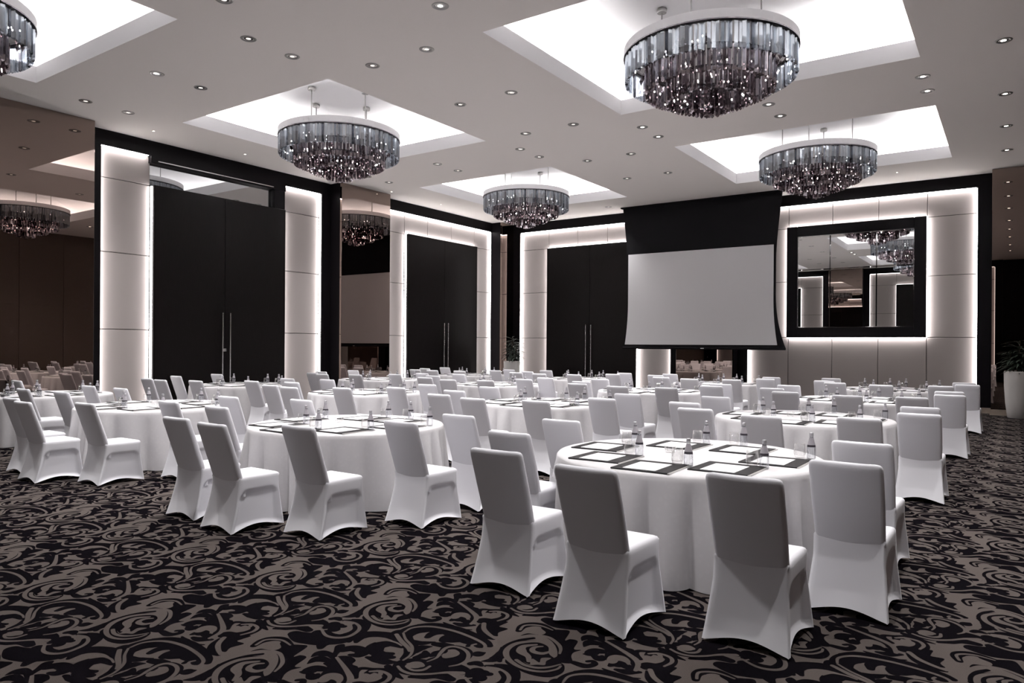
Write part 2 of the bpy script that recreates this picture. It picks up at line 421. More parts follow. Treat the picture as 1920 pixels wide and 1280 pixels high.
stroke(D_, [(980, 505), (1060, 500), (1120, 490)], [.01, .05, .01], c1)
for _pass in (D_, T_):          # black shapes first, taupe lines over them
    for kd, cl_, pts_, w_, src_ in TODO:
        if cl_ == _pass:
            (draw_fill(cl_, pts_, src_) if kd else draw_stroke(cl_, pts_, w_, src_))
IMG = bpy.data.images.new('scroll_pattern', TN, TN, alpha=False, float_buffer=False)
IMG.colorspace_settings.name = 'Non-Color'
_px = np.ones((TN, TN, 4), np.float32); _px[:, :, :3] = CAN[:, :, None]
IMG.pixels.foreach_set(_px.ravel()); IMG.update(); IMG.pack()
def carpet_material():
    m = mat('scroll_carpet', (.02, .02, .02), 1.0, spec=0.0)
    n, l, b = nodes(m)
    tc = n.new('ShaderNodeTexCoord'); mp = n.new('ShaderNodeMapping'); tx = n.new('ShaderNodeTexImage'); tx.image = IMG; tx.extension = 'REPEAT'
    mp.inputs['Scale'].default_value = (1 / TILE_X, 1 / TILE_Y, 1)
    nz = n.new('ShaderNodeTexNoise'); nz.inputs['Scale'].default_value = 240; nz.inputs['Detail'].default_value = 2
    mx = n.new('ShaderNodeMix'); mx.data_type = 'RGBA'
    mx.inputs[6].default_value = (*CARPET_LIGHT, 1); mx.inputs[7].default_value = (*CARPET_DARK, 1)
    mr = n.new('ShaderNodeMapRange'); mr.inputs[3].default_value = .75; mr.inputs[4].default_value = 1.25
    mu = n.new('ShaderNodeMix'); mu.data_type = 'RGBA'; mu.blend_type = 'MULTIPLY'; mu.inputs[0].default_value = 1.0
    bp = n.new('ShaderNodeBump'); bp.inputs['Strength'].default_value = .25; bp.inputs['Distance'].default_value = .004
    l.new(tc.outputs['Object'], mp.inputs[0]); l.new(mp.outputs[0], tx.inputs[0]); l.new(tc.outputs['Object'], nz.inputs['Vector'])
    l.new(tx.outputs['Color'], mx.inputs[0]); l.new(nz.outputs['Fac'], mr.inputs[0])
    l.new(mx.outputs[2], mu.inputs[6]); l.new(mr.outputs[0], mu.inputs[7]); l.new(mu.outputs[2], b.inputs['Base Color'])
    l.new(nz.outputs['Fac'], bp.inputs['Height']); l.new(bp.outputs[0], b.inputs['Normal'])
    return m
CARPET_LIGHT, CARPET_DARK = (.086, .073, .067), (.0045, .0038, .005)
M['carpet'] = carpet_material()


# ------------------------------------------------------------------ room shell
CEIL = 6.0
XL, YB, XR, YF = -15.56, 21.82, 1.8, -0.6        # finished wall planes behind the panels
PX, PY = -14.95, 21.2                            # mirrored pilaster faces
COFFERS = []
for (xa, xb) in ((-13.62, -9.34), (-6.145, -1.18)):
    for (ya, yb) in ((1.12, 5.48), (8.10, 12.46), (15.09, 19.40)):
        COFFERS.append((xa, xb, ya, yb))

b = MB(); b.add([(XL, YF, 0), (XR, YF, 0), (XR, YB, 0), (XL, YB, 0)], [(0, 1, 2, 3)])
struct(b.build('floor', M['carpet']), 'dark carpet with taupe scroll pattern')

def ceiling():
    b = MB()
    xs = sorted({XL - .1, XR + .1} | {c[0] for c in COFFERS} | {c[1] for c in COFFERS})
    ys = sorted({YF - .1, YB + .1} | {c[2] for c in COFFERS} | {c[3] for c in COFFERS})
    for i in range(len(xs) - 1):
        for j in range(len(ys) - 1):
            xm, ym = (xs[i] + xs[i + 1]) / 2, (ys[j] + ys[j + 1]) / 2
            if any(c[0] < xm < c[1] and c[2] < ym < c[3] for c in COFFERS): continue
            b.add([(xs[i], ys[j], CEIL), (xs[i], ys[j + 1], CEIL), (xs[i + 1], ys[j + 1], CEIL), (xs[i + 1], ys[j], CEIL)], [(0, 1, 2, 3)])
    return struct(b.build('ceiling', M['ceiling']))
ceiling()

def coffer(i, c):
    xa, xb, ya, yb = c
    LIP, UP, T, OUT, LEDGE = 6.28, 6.72, 0.05, 0.50, 6.16
    b = MB()
    def ring(e, z): return [(xa - e, ya - e, z), (xb + e, ya - e, z), (xb + e, yb + e, z), (xa - e, yb + e, z)]
    def band(R, smooth):
        for k in range(len(R) - 1):
            v = R[k] + R[k + 1]
            b.add(v, [(q, (q + 1) % 4, 4 + (q + 1) % 4, 4 + q) for q in range(4)], 0, smooth)
    band([ring(0, CEIL), ring(0, LIP), ring(T, LIP), ring(T, LEDGE), ring(OUT, LEDGE), ring(OUT, 6.20)], False)
    # curved cove running up into the raised ceiling
    for q in range(4):
        A = []
        for k in range(17):
            ph = PI / 2 * k / 16
            r_ = ring(-.40 + .90 * math.cos(ph), 6.20 + (UP - 6.20) * math.sin(ph))
            A.append([r_[q], r_[(q + 1) % 4]])
        b.rings(A, 0, True, False)
    b.add(ring(-.40, UP), [(0, 3, 2, 1)])
    o = struct(b.build('trim_%d' % (i + 1), M['cove']), 'square ceiling coffer with hidden cove light')
    s = MB(); e0, e1, z0, z1 = T + .29, T + .36, LEDGE + .002, LEDGE + .03
    s.box(xa - e1, xb + e1, ya - e1, ya - e0, z0, z1); s.box(xa - e1, xb + e1, yb + e0, yb + e1, z0, z1)
    s.box(xa - e1, xa - e0, ya - e0, yb + e0, z0, z1); s.box(xb + e0, xb + e1, ya - e0, yb + e0, z0, z1)
    s.build('light_strip', M['cove_led'], o)
for i, c in enumerate(COFFERS): coffer(i, c)

# wall frames: s runs along the wall, n points into the room
class Wall:
    def __init__(self, side):
        self.side = side
    def box(self, b, s0, s1, n0, n1, z0, z1, soft=0.0, mi=0):
        if self.side == 'left': a = (XL + n0, XL + n1, s0, s1)
        elif self.side == 'back': a = (s0, s1, YB - n1, YB - n0)
        elif self.side == 'front': a = (s0, s1, YF + n0, YF + n1)
        else: a = (XR - n1, XR - n0, s0, s1)
        if soft: b.soft_box(*a, z0, z1, soft, mi)
        else: b.box(*a, z0, z1, mi)
WL, WB, WF, WR = Wall('left'), Wall('back'), Wall('front'), Wall('right')

def wall(name, W, s0, s1, m, label):
    b = MB(); W.box(b, s0, s1, -0.1, 0.0, 0, CEIL + .1)
    return struct(b.build(name, m), label)
wall('wall_left', WL, YF - .1, YB + .1, M['black'], 'dark wall behind the framed panels')
wall('wall_back', WB, XL - .1, XR + .1, M['black'], 'dark wall behind screen and framed mirror')
wall('wall_front', WF, XL - .1, XR + .1, M['black'], 'dark wall behind the camera')
wall('wall_right', WR, YF - .1, YB + .1, M['brown'], 'dark brown panelled wall')

TR = [len(COFFERS)]
def trim():
    TR[0] += 1
    return 'trim_%d' % TR[0]
NF, NP = 0.17, 0.05       # frame face, panel face
TOP = 5.68

def frame(W, s0, s1, b0, b1, label):
    """black surround: border pieces left and right of s0..s1 and the header above"""
    b = MB()
    W.box(b, b0, s0, 0, NF, 0, CEIL); W.box(b, s1, b1, 0, NF, 0, CEIL); W.box(b, s0, s1, 0, NF, TOP, CEIL)
    return struct(b.build(trim(), M['black']), label)
def panels(W, rects, label, gap=0.006):
    root = None
    for (s0, s1, z0, z1) in rects:
        b = MB(); W.box(b, s0 + gap, s1 - gap, 0.001, NP, z0 + gap, z1 - gap, 0.012)
        if root is None:
            root = struct(b.build(trim(), M['panel']), label)
        else:
            b.build('panel', M['panel'], root)
    return root
def led(W, segs, parent):
    """thin light strips tucked behind a frame edge; segs = (s0,s1,z0,z1)"""
    for (s0, s1, z0, z1) in segs:
        b = MB(); W.box(b, s0, s1, NP + .02, NP + .08, z0, z1)
        b.build('light_strip', M['led_front' if W.side == 'front' else 'led'], parent)
Z = (0.0, 1.90, 3.51, 5.05, TOP)
def cols(s0, s1): return [(s0, s1, Z[k], Z[k + 1]) for k in range(4)]
E = 0.012
def outer_led(W, s0, s1, parent, sides='ltr'):
    if 'l' in sides: led(W, [(s0, s0 + E, 0.05, TOP - .02)], parent)
    if 'r' in sides: led(W, [(s1 - E, s1, 0.05, TOP - .02)], parent)
    if 't' in sides: led(W, [(s0 + .03, s1 - .03, TOP - E, TOP)], parent)

DOOR_N = [0]
def double_door(W, s0, s1, z1, label, lock=True):
    DOOR_N[0] += 1
    c = (s0 + s1) / 2
    b = MB(); W.box(b, s0, c - .003, 0.001, NF + .03, 0, z1, 0.006)
    root = struct(b.build('door_%d' % DOOR_N[0], M['door']), label)
    b = MB(); W.box(b, c + .003, s1, 0.001, NF + .03, 0, z1, 0.006)
    b.build('leaf', M['door'], root)
    def P(s, n, z): return {'left': (XL + n, s, z), 'back': (s, YB - n, z), 'front': (s, YF + n, z)}[W.side]
    for k in (-.10, .10):
        h = MB(); n = NF + .11
        h.tube(P(c + k, n, .42), P(c + k, n, 2.34), .017, 12)
        for z in (.60, 2.20): h.tube(P(c + k, NF + .03, z), P(c + k, n, z), .012, 10)
        h.build('handle', M['chrome'], root)
    if lock:
        h = MB(); W.box(h, c - .05, c + .05, NF + .03, NF + .038, 1.43, 1.50); W.box(h, c - .012, c + .012, NF + .038, NF + .055, 1.45, 1.48)
        h.build('lock_plate', M['chrome'], root)
    return root

# --- left wall, bay with tall doors and mirrored transom
r = frame(WL, 7.40, 13.17, 7.07, 13.48, 'black surround of the nearer door bay')
led(WL, [(7.42, 8.41, TOP - E, TOP), (11.90, 13.14, TOP - E, TOP), (13.17 - E, 13.17, .05, TOP - .02), (7.40, 7.40 + E, .05, TOP - .02)], r)
panels(WL, cols(7.40, 8.49), 'lit beige upholstered panels left of the nearer door')
panels(WL, cols(11.97, 13.17), 'lit beige upholstered panels right of the nearer door')
d = double_door(WL, 8.50, 11.96, 5.05, 'tall black double door with steel bar handles under mirrored transom')
led(WL, [(8.50 - E, 8.50, .05, 5.03), (11.96, 11.96 + E, .05, 5.03)], d)
b = MB(); WL.box(b, 8.49, 11.97, 0.001, .02, 5.05, 5.53, 0.002)
o = tag(b.build('transom_mirror', M['grey_mirror']), 'grey mirrored transom strip above the nearer black double door', 'mirror')
b = MB(); WL.box(b, 8.45, 11.98, .001, NF, 5.53, TOP); WL.box(b, 11.66, 11.97, .021, NF - .02, 5.05, 5.53)
struct(b.build(trim(), M['black']), 'black box lintel above the mirrored transom')
b = MB(); WL.box(b, 8.60, 11.60, NF, NF + .012, 5.57, 5.59)  # bright line of light on the lintel, shaped as a shiny strip
struct(b.build(trim(), M['chrome']), 'thin steel strip standing in for the line of light above the mirrored transom')
# --- left wall, far bay
r = frame(WL, 15.68, 20.92, 15.33, 20.95, 'black surround of the far door bay on the left wall')
outer_led(WL, 15.68, 20.92, r)
panels(WL, cols(15.68, 16.52) + cols(20.05, 20.92), 'lit beige panels flanking the far left door')
panels(WL, [(16.52, 17.60, 5.05, TOP), (17.60, 18.80, 5.05, TOP), (18.80, 20.05, 5.05, TOP)], 'lit beige panels above the far left door')
d = double_door(WL, 16.53, 20.04, 5.05, 'black double door at the far end of the left wall', False)
led(WL, [(16.53 - E, 16.53, .05, 5.05), (20.04, 20.04 + E, .05, 5.05), (16.53, 20.04, 5.05, 5.05 + E)], d)
# --- back wall, door bay
r = frame(WB, -14.66, -8.90, -14.96, -8.53, 'black surround of the back wall door bay')
outer_led(WB, -14.66, -8.90, r)
panels(WB, cols(-14.66, -13.51) + cols(-10.07, -8.90), 'lit beige panels flanking the back wall door')
panels(WB, [(-13.51, -12.35, 5.05, TOP), (-12.35, -11.20, 5.05, TOP), (-11.20, -10.07, 5.05, TOP)], 'lit beige panels above the back wall door')
d = double_door(WB, -13.50, -10.08, 5.05, 'black double door left of the projection screen', False)
led(WB, [(-13.50 - E, -13.50, .05, 5.05), (-10.08, -10.08 + E, .05, 5.05), (-13.50, -10.08, 5.05, 5.05 + E)], d)
# --- back wall, mirror bay
r = frame(WB, -6.49, -.76, -6.79, -.44, 'black surround of the mirror bay')
outer_led(WB, -6.49, -.76, r)
mx0, mx1, mz0, mz1 = -5.37, -1.87, 1.90, 5.06
panels(WB, cols(-6.49, -5.36) + cols(-1.87, -.76), 'lit beige panels flanking the framed mirror')
panels(WB, [(-5.36, -4.18, 5.05, TOP), (-4.18, -3.02, 5.05, TOP), (-3.02, -1.87, 5.05, TOP)], 'lit beige panels above the framed mirror')
panels(WB, [(-5.36, -4.18, 0, 1.9), (-4.18, -3.02, 0, 1.9), (-3.02, -1.87, 0, 1.9)], 'taupe panels below the framed mirror')
t = thing('wall_mirror', 'large square wall mirror in a wide black frame lit from behind', 'mirror', (0, 0, 0))
b = MB(); w = .285
WB.box(b, mx0, mx0 + w, .001, NF + .05, mz0, mz1, .008); WB.box(b, mx1 - w, mx1, .001, NF + .05, mz0, mz1, .008)
WB.box(b, mx0 + w, mx1 - w, .001, NF + .05, mz0, mz0 + w, .008); WB.box(b, mx0 + w, mx1 - w, .001, NF + .05, mz1 - w, mz1, .008)
b.build('frame', M['black'], t)
gx, gz = [mx0 + w, -4.22, -3.05, mx1 - w], [mz0 + w, 3.82, mz1 - w]
for i in range(3):
    for j in range(2):
        b = MB(); WB.box(b, gx[i] + .004, gx[i + 1] - .004, .02, NF - .02, gz[j] + .004, gz[j + 1] - .004, .012)
        b.build('mirror_pane', M['mirror'], t)
b = MB(); q = .018
for (s0, s1, z0, z1) in ((gx[0], gx[0] + q, gz[0], gz[2]), (gx[3] - q, gx[3], gz[0], gz[2]), (gx[0], gx[3], gz[0], gz[0] + q), (gx[0], gx[3], gz[2] - q, gz[2])):
    WB.box(b, s0, s1, NF - .02, NF + .0, z0, z1)
b.build('inner_trim', M['bevel'], t)
for sg in ((mx0 - E, mx0, mz0, mz1), (mx1, mx1 + E, mz0, mz1), (mx0, mx1, mz1, mz1 + E), (mx0, mx1, mz0 - E, mz0)):
    led(WB, [sg], t)

# --- front wall (seen only in the mirrors)
r = frame(WF, -14.66, -8.90, -14.96, -8.53, 'black surround of a door bay behind the camera')
outer_led(WF, -14.66, -8.90, r)
panels(WF, cols(-14.66, -13.51) + cols(-10.07, -8.90) + [(-13.51, -11.8, 5.05, TOP), (-11.8, -10.07, 5.05, TOP)], 'lit panels behind the camera')
d = double_door(WF, -13.50, -10.08, 5.05, 'black double door behind the camera', False)
led(WF, [(-10.08, -10.08 + E, .05, 5.05), (-13.50, -10.08, 5.05, 5.05 + E)], d)
r = frame(WF, -6.49, -.76, -6.79, -.44, 'black surround of a second door bay behind the camera')
outer_led(WF, -6.49, -.76, r)
panels(WF, cols(-6.49, -5.20) + cols(-2.0, -.76) + [(-5.20, -3.6, 5.05, TOP), (-3.6, -2.0, 5.05, TOP)], 'lit panels behind the camera, right bay')
d = double_door(WF, -5.20, -2.0, 5.05, 'second black double door behind the camera', False)
led(WF, [(-5.20 - E, -5.20, .05, 5.05), (-5.20, -2.0, 5.05, 5.05 + E)], d)
# right wall: movable partition joints
b = MB()
for k in range(14):
    WR.box(b, YF + 1.6 * k, YF + 1.6 * k + 1.585, 0.001, .03, .12, 3.1); WR.box(b, YF + 1.6 * k, YF + 1.6 * k + 1.585, 0.001, .03, 3.11, 5.9)
struct(b.build(trim(), M['brown']), 'brown folding partition')
b = MB(); WL.box(b, YF, 5.22, 0.001, .04, 0, CEIL)
struct(b.build(trim(), M['brown']), 'brown wall panel at the left')

# --- mirrored pilasters
def pilaster(W, s0, s1, n, label, mlabel, base=0.0, mirror_sides=True):
    b = MB(); W.box(b, s0, s1, 0, n - .07, 0, CEIL)
    o = struct(b.build(trim(), M['black']), label)
    b = MB(); W.box(b, s0 + .004, s1 - .004, n - .07, n, base, CEIL - .004, .003)
    return tag(b.build('pilaster_mirror', M['bronze']), mlabel, 'mirror', 'bronze mirrors on the pilasters')
pilaster(WL, 5.22, 7.07, .61, 'pilaster left of the nearer door', 'tall bronze tinted mirror at the far left, left of the nearer door bay')
pilaster(WL, 13.47, 15.33, .61, 'pilaster between the two door bays', 'tall narrow bronze mirror between the two door bays of the left wall')
pilaster(WL, 20.93, 21.81, .61, 'corner pilaster', 'sliver of bronze mirror on the corner pilaster behind the small plant')
pilaster(WB, -8.54, -6.79, .62, 'pilaster behind the projection screen', 'bronze mirror showing below the projection screen', .12)
pilaster(WB, -.45, 1.78, .62, 'pilaster at the right end of the back wall', 'bronze mirror behind the white planter at the right edge', .14)
pilaster(WF, -8.54, -6.79, .5, 'pilaster behind the camera', 'bronze mirror behind the camera, seen in the framed mirror')
b = MB()
b.box(-8.56, -6.77, PY - .02, PY, 0, .12); b.box(-.47, 1.78, PY - .02, PY, 0, .14)
b.box(-.76, -.46, YB - NF - .015, YB - NF, 0, .14)
struct(b.build('baseboard_back', M['marble']), 'beige marble baseboard')

# ------------------------------------------------------------------ projection screen
t = thing('projection_screen', 'large grey white projection screen lowered from the ceiling on black cloth', 'screen')
YS = 20.85
def drape(zs, xl, xr, y, m, name, parent, thick=.006):
    b = MB()
    A = [[(xl(z), y, z), (xr(z), y, z), (xr(z), y + thick, z), (xl(z), y + thick, z)] for z in zs]
    b.rings(A, 0, False, True, True, True)
    return b.build(name, m, parent)
ZT, ZB, ZW1, ZW0 = 5.99, 1.60, 4.50, 1.68
def cr(z): return -5.47 + .17 * max(0, (z - 4.2) / 1.8) ** 1.3 + .27 * max(0, (3.1 - z) / 1.5) ** 2.1
def cl(z): return -10.02 - .17 * max(0, (z - 4.2) / 1.8) ** 1.3 - .13 * max(0, (3.1 - z) / 1.5) ** 2.0
drape([ZT + (ZB - ZT) * k / 30 for k in range(31)], cl, cr, YS, M['screen_black'], 'black_drop', t)
drape([ZW1 + (ZW0 - ZW1) * k / 24 for k in range(25)], lambda z: -9.99 - .11 * max(0, (3.0 - z) / 1.35) ** 2, lambda z: -5.535 + .115 * max(0, (3.0 - z) / 1.35) ** 2, YS - .008, M['screen_white'], 'viewing_surface', t, .006)
b = MB(); b.tube((-10.16, YS, 1.575), (-5.20, YS, 1.575), .035, 14); b.build('bottom_bar', M['screen_black'], t)
b = MB(); b.box(-7.62, -7.52, YS - .045, YS - .03, 1.565, 1.585); b.build('badge', M['silver'], t)
b = MB(); b.box(-10.24, -5.26, YS - .07, YS + .07, 5.96, 5.998); b.build('ceiling_slot', M['screen_black'], t)

# ------------------------------------------------------------------ chandeliers
def prism_mesh(name, r, h, m, seg=3):
    b = MB(); prof = [[(r * .55 * math.cos(2 * PI * j / seg + .5), r * .55 * math.sin(2 * PI * j / seg + .5), 0) for j in range(seg)],
                      [(r * math.cos(2 * PI * j / seg + .5), r * math.sin(2 * PI * j / seg + .5), -.012) for j in range(seg)],
                      [(r * math.cos(2 * PI * j / seg + .5), r * math.sin(2 * PI * j / seg + .5), -h + .02) for j in range(seg)],
                      [(r * .15 * math.cos(2 * PI * j / seg + .5), r * .15 * math.sin(2 * PI * j / seg + .5), -h) for j in range(seg)]]
    b.rings(prof, 0, False, True, True, True)
    return b.mesh(name, m)
TIERS = [(1.19, 5.845, 5.455, 132), (.90, 5.66, 5.28, 84), (.60, 5.48, 5.14, 56), (.25, 5.30, 5.005, 20)]
def spot(parent, watt, size, blend, radius=.06):
    l = bpy.data.lights.new('beam', 'SPOT'); l.energy = watt; l.spot_size = math.radians(size); l.spot_blend = blend
    l.shadow_soft_size = radius; l.color = (1.0, .975, .97)
    o = bpy.data.objects.new('beam', l); COL.objects.link(o); o.parent = parent; o.location = (0, 0, -.02)
    return o
PRISMS = []
def chandelier(cx, cyy, label):
    t = thing('chandelier', label, 'chandelier', (cx, cyy, 5.85), 'tiered smoked crystal chandeliers')
    z0 = 5.85
    b = MB(); b.lathe([(1.13, .0), (1.23, .0), (1.23, .12), (1.13, .12)], 72, (0, 0, 0), 0, False, False, False)
    b.lathe([(1.13, .12), (1.13, 0)], 72, (0, 0, 0), 0, False, False, False)
    b.build('collar', M['collar'], t)
    b = MB(); b.lathe([(1.14, .012), (.02, .012)], 48, (0, 0, 0), 0, False, False, False); b.lathe([(.02, .10), (1.13, .10)], 48, (0, 0, 0), 0, False, False, False)
    b.build('mounting_plate', M['collar'], t)
    b = MB(); b.lathe([(1.16, -.016), (1.235, -.016), (1.235, .0), (1.16, .0), (1.16, -.016)], 72, (0, 0, 0), 0, False, False, False)
    for (R, za, zb, n) in TIERS[1:]:
        b.lathe([(R - .03, za - z0), (R + .012, za - z0), (R + .012, za - z0 + .014), (R - .03, za - z0 + .014), (R - .03, za - z0)], 48, (0, 0, 0), 0, False, False, False)
    b.build('tier_frame', M['dark_metal'], t)
    R, za, zb, n = TIERS[0]
    if not PRISMS: PRISMS.extend(prism_mesh('crystal_bar', q, za - zb, M[m]) for q, m in ((.031, 'crystal'), (.029, 'crystal_clear'), (.031, 'crystal'), (.028, 'crystal_smoke')))
    toward = math.atan2(-cyy, -cx)          # the hundred bars nearest the camera are parts, the rest one mesh
    order = sorted(range(n), key=lambda k: -math.cos(2 * PI * k / n - toward))
    rest = MB()
    for i, k in enumerate(order):
        a = 2 * PI * k / n; me = PRISMS[(k * 7 + k // 5) % 4]; tw = a + 1.0 * math.sin(k * 7.3)
        if i < 100:
            link('crystal_bar', me, t, (R * math.cos(a), R * math.sin(a), za - z0), tw)
        else:
            c_, s_ = math.cos(tw), math.sin(tw)
            rest.add([(R * math.cos(a) + v.co.x * c_ - v.co.y * s_, R * math.sin(a) + v.co.x * s_ + v.co.y * c_, za - z0 + v.co.z) for v in me.vertices], [list(p.vertices) for p in me.polygons])
    q = rest.build('crystal_bars', M['crystal'], t); q['kind'] = 'stuff'
    for (R, za, zb, n) in TIERS[1:]:
        b = MB()
        for k in range(n):
            a = 2 * PI * (k + .5) / n; c = (R * math.cos(a), R * math.sin(a)); rr = .030; h = za - zb; o = a + .5 + .7 * math.sin(k * 5.1)
            prof = [[(c[0] + q * math.cos(2 * PI * j / 3 + o), c[1] + q * math.sin(2 * PI * j / 3 + o), za - z0 + dz) for j in range(3)] for q, dz in ((rr * .5, 0), (rr, -.012), (rr, -h + .02), (rr * .15, -h))]
            b.rings(prof, 0, False, True, True, True)
        q = b.build('crystal_tier', M['crystal_dark'], t); q['kind'] = 'stuff'
    # inner curtain of crystal drops
    b = MB(); rnd = random.Random(5)
    for k in range(150):
        a = rnd.random() * 2 * PI; R = .35 + .75 * rnd.random() ** .7; zt = -.03 - .3 * rnd.random() * (1 - R / 1.25) - .12; s = .022 + .02 * rnd.random()
        x, y = R * math.cos(a), R * math.sin(a)
        b.add([(x + s, y, zt), (x, y + s, zt), (x - s, y, zt), (x, y - s, zt), (x, y, zt + s * 1.4), (x, y, zt - s * 2.2)],
              [(0, 1, 4), (1, 2, 4), (2, 3, 4), (3, 0, 4), (1, 0, 5), (2, 1, 5), (3, 2, 5), (0, 3, 5)])
    q = b.build('crystal_drops', M['crystal_dark'], t); q['kind'] = 'stuff'
    b = MB(); b.lathe([(.07, -.86), (.075, -.85), (.075, -.93), (.02, -.945)], 8, (0, 0, .04), 0, False)
    b.build('finial', M['crystal_dark'], t)
    b = MB(); rnd = random.Random(11)
    for k in range(54):
        a = 2 * PI * k / 54 * 2.0 + rnd.random() * .3; R = (1.06, .80, .50)[k % 3]; z = (-.14, -.34, -.52)[k % 3] - .10 * rnd.random()
        b.lathe([(.003, -.011), (.0075, -.006), (.0075, .006), (.003, .011)], 6, (R * math.cos(a), R * math.sin(a), z))
    b.build('bulbs', M['bulb'], t)
    lo = spot(t, CHANDELIER_WATT, 128, .8, .14); lo.location = (0, 0, -.97)
    for k in range(4):
        a = k * PI / 2
        x, y = .74 * math.cos(a), .74 * math.sin(a)
        h = MB(); h.tube((x, y, .11), (x, y, .86), .011, 8); rod = h.build('hanging_rod', M['nickel'], t)
        h = MB(); h.lathe([(.07, .80), (.075, .81), (.075, .855), (.07, .862)], 16, (x, y, 0)); h.build('ceiling_canopy', M['nickel'], rod)
    return t
CHN = {(0, 0): 'chandelier cut by the upper left corner of the photo, nearest the left mirror',
       (0, 1): 'smoked crystal chandelier above the nearer left wall doors',
       (0, 2): 'small looking farthest chandelier hanging before the room corner',
       (1, 0): 'chandelier above the camera, seen only in the framed mirror',
       (1, 1): 'largest looking smoked crystal chandelier at the upper right',
       (1, 2): 'smoked crystal chandelier hanging above the framed wall mirror'}
for i, (cx, ) in enumerate(((-11.48,), (-3.66,))):
    for j, cyy in enumerate((3.30, 10.28, 17.245)):
        chandelier(cx, cyy, CHN[(i, j)])

# ------------------------------------------------------------------ recessed downlights
def downlight_meshes():
    b = MB(); b.lathe([(.062, .0), (.066, -.004), (.108, -.006), (.112, -.002), (.112, .0)], 28, (0, 0, 0), 0, True, False, False)
    b.lathe([(.088, -.0075), (.094, -.0085), (.1, -.0075)], 28, (0, 0, 0), 0, True, False, False)
    ring = b.mesh('rim', M['nickel'])
    b = MB(); b.lathe([(.062, -.001), (.055, -.0015), (.036, -.002)], 24, (0, 0, 0), 0, True, False, False)
    ref = b.mesh('reflector', M['chrome'])
    out = []
    for m in (M['lamp_on'], M['lamp_low']):
        b = MB(); b.lathe([(.036, -.0025), (.002, -.0028)], 20, (0, 0, 0), 0, False, False, True); out.append(b.mesh('lens', m))
    return ring, ref, out
RIM, REFL, LENS = downlight_meshes()
def downlight(x, y, label, bright, gain=1.0):
    t = thing('downlight', label, 'ceiling light', (x, y, CEIL), 'recessed ceiling downlights')
    link('rim', RIM, t); link('reflector', REFL, t); link('lens', LENS[0 if bright else 1], t)
    spot(t, (SPOT_WATT if bright else SPOT_WATT_LOW) * gain, 92, 1.0)
rowtxt = {6.4: 'before the left coffer', 7.17: 'beside the left coffer', 13.39: 'behind the middle coffers', 14.18: 'before the far coffers'}
DL = []
for x, cn in ((-13.89, 'left'), (-11.5, 'middle'), (-9.08, 'right')):
    for y, rn in ((6.4, 'nearer row'), (7.17, 'farther row')): DL.append((x, y, '%s downlight of the %s between the two left coffers' % (cn, rn), False))
    for y, rn in ((13.39, 'nearer row'), (14.18, 'farther row')): DL.append((x, y, '%s downlight, %s, between the far left coffer and the one before it' % (cn, rn), False))
for x, cn in ((-6.13, 'left'), (-3.66, 'middle'), (-1.23, 'right')):
    for y, rn in ((6.4, 'nearer row'), (7.17, 'farther row')): DL.append((x, y, '%s downlight of the %s in front of the largest coffer' % (cn, rn), True))
    for y, rn in ((13.39, 'nearer row'), (14.18, 'farther row')): DL.append((x, y, '%s downlight, %s, between the two right coffers' % (cn, rn), True))
ordn = ['first', 'second', 'third', 'fourth', 'fifth', 'sixth', 'seventh', 'eighth']
for x, cn in ((-8.32, 'left'), (-7.19, 'right')):
    for k, y in enumerate((3.3, 5.5, 8.11, 10.31, 12.47, 15.1, 17.25)):
        DL.append((x, y, '%s downlight from the camera in the %s line along the ceiling middle' % (ordn[k], cn), False))
for k, y in enumerate((3.3, 5.5, 8.1, 10.3, 12.45, 15.07, 17.25, 19.34)):
    DL.append((-.14, y, '%s downlight from the camera along the right wall' % ordn[k], True))
DL.append((-10.5, 20.45, 'half hidden downlight beside the top left of the projection screen', False))
for d in DL: downlight(*d, gain=.8 if d[0] > -1 and d[1] < 6 else (.35 if d[0] > -1 and d[1] > 14 else 1.0))
b = MB(); b.lathe([(.03, 0), (.03, -.006), (.022, -.008)], 14, (0, 0, 0), 0, True, False, False)
MINI = b.mesh('rim', M['chrome'])
b = MB(); b.lathe([(.024, -.006), (.002, -.007)], 12, (0, 0, 0), 0, False, False, True); MINIL = b.mesh('lens', M['lamp_on'])
for k, (x, y, lb) in enumerate(((-14.64, 8.08, 'tiny bright spotlight above the left edge of the nearer door'), (-14.64, 10.25, 'tiny bright spotlight above the middle of the nearer door'),
        (-14.66, 15.07, 'tiny bright spotlight just right of the middle left wall mirror'), (-14.68, 17.27, 'tiny bright spotlight above the far left door'),
        (-2.41, 20.31, 'tiny bright spotlight above the framed wall mirror'))):
    t = thing('spotlight', lb, 'ceiling light', (x, y, CEIL), 'tiny wall washing spotlights')
    link('rim', MINI, t); link('lens', MINIL, t)
    spot(t, 40, 70, 1.0, .02)

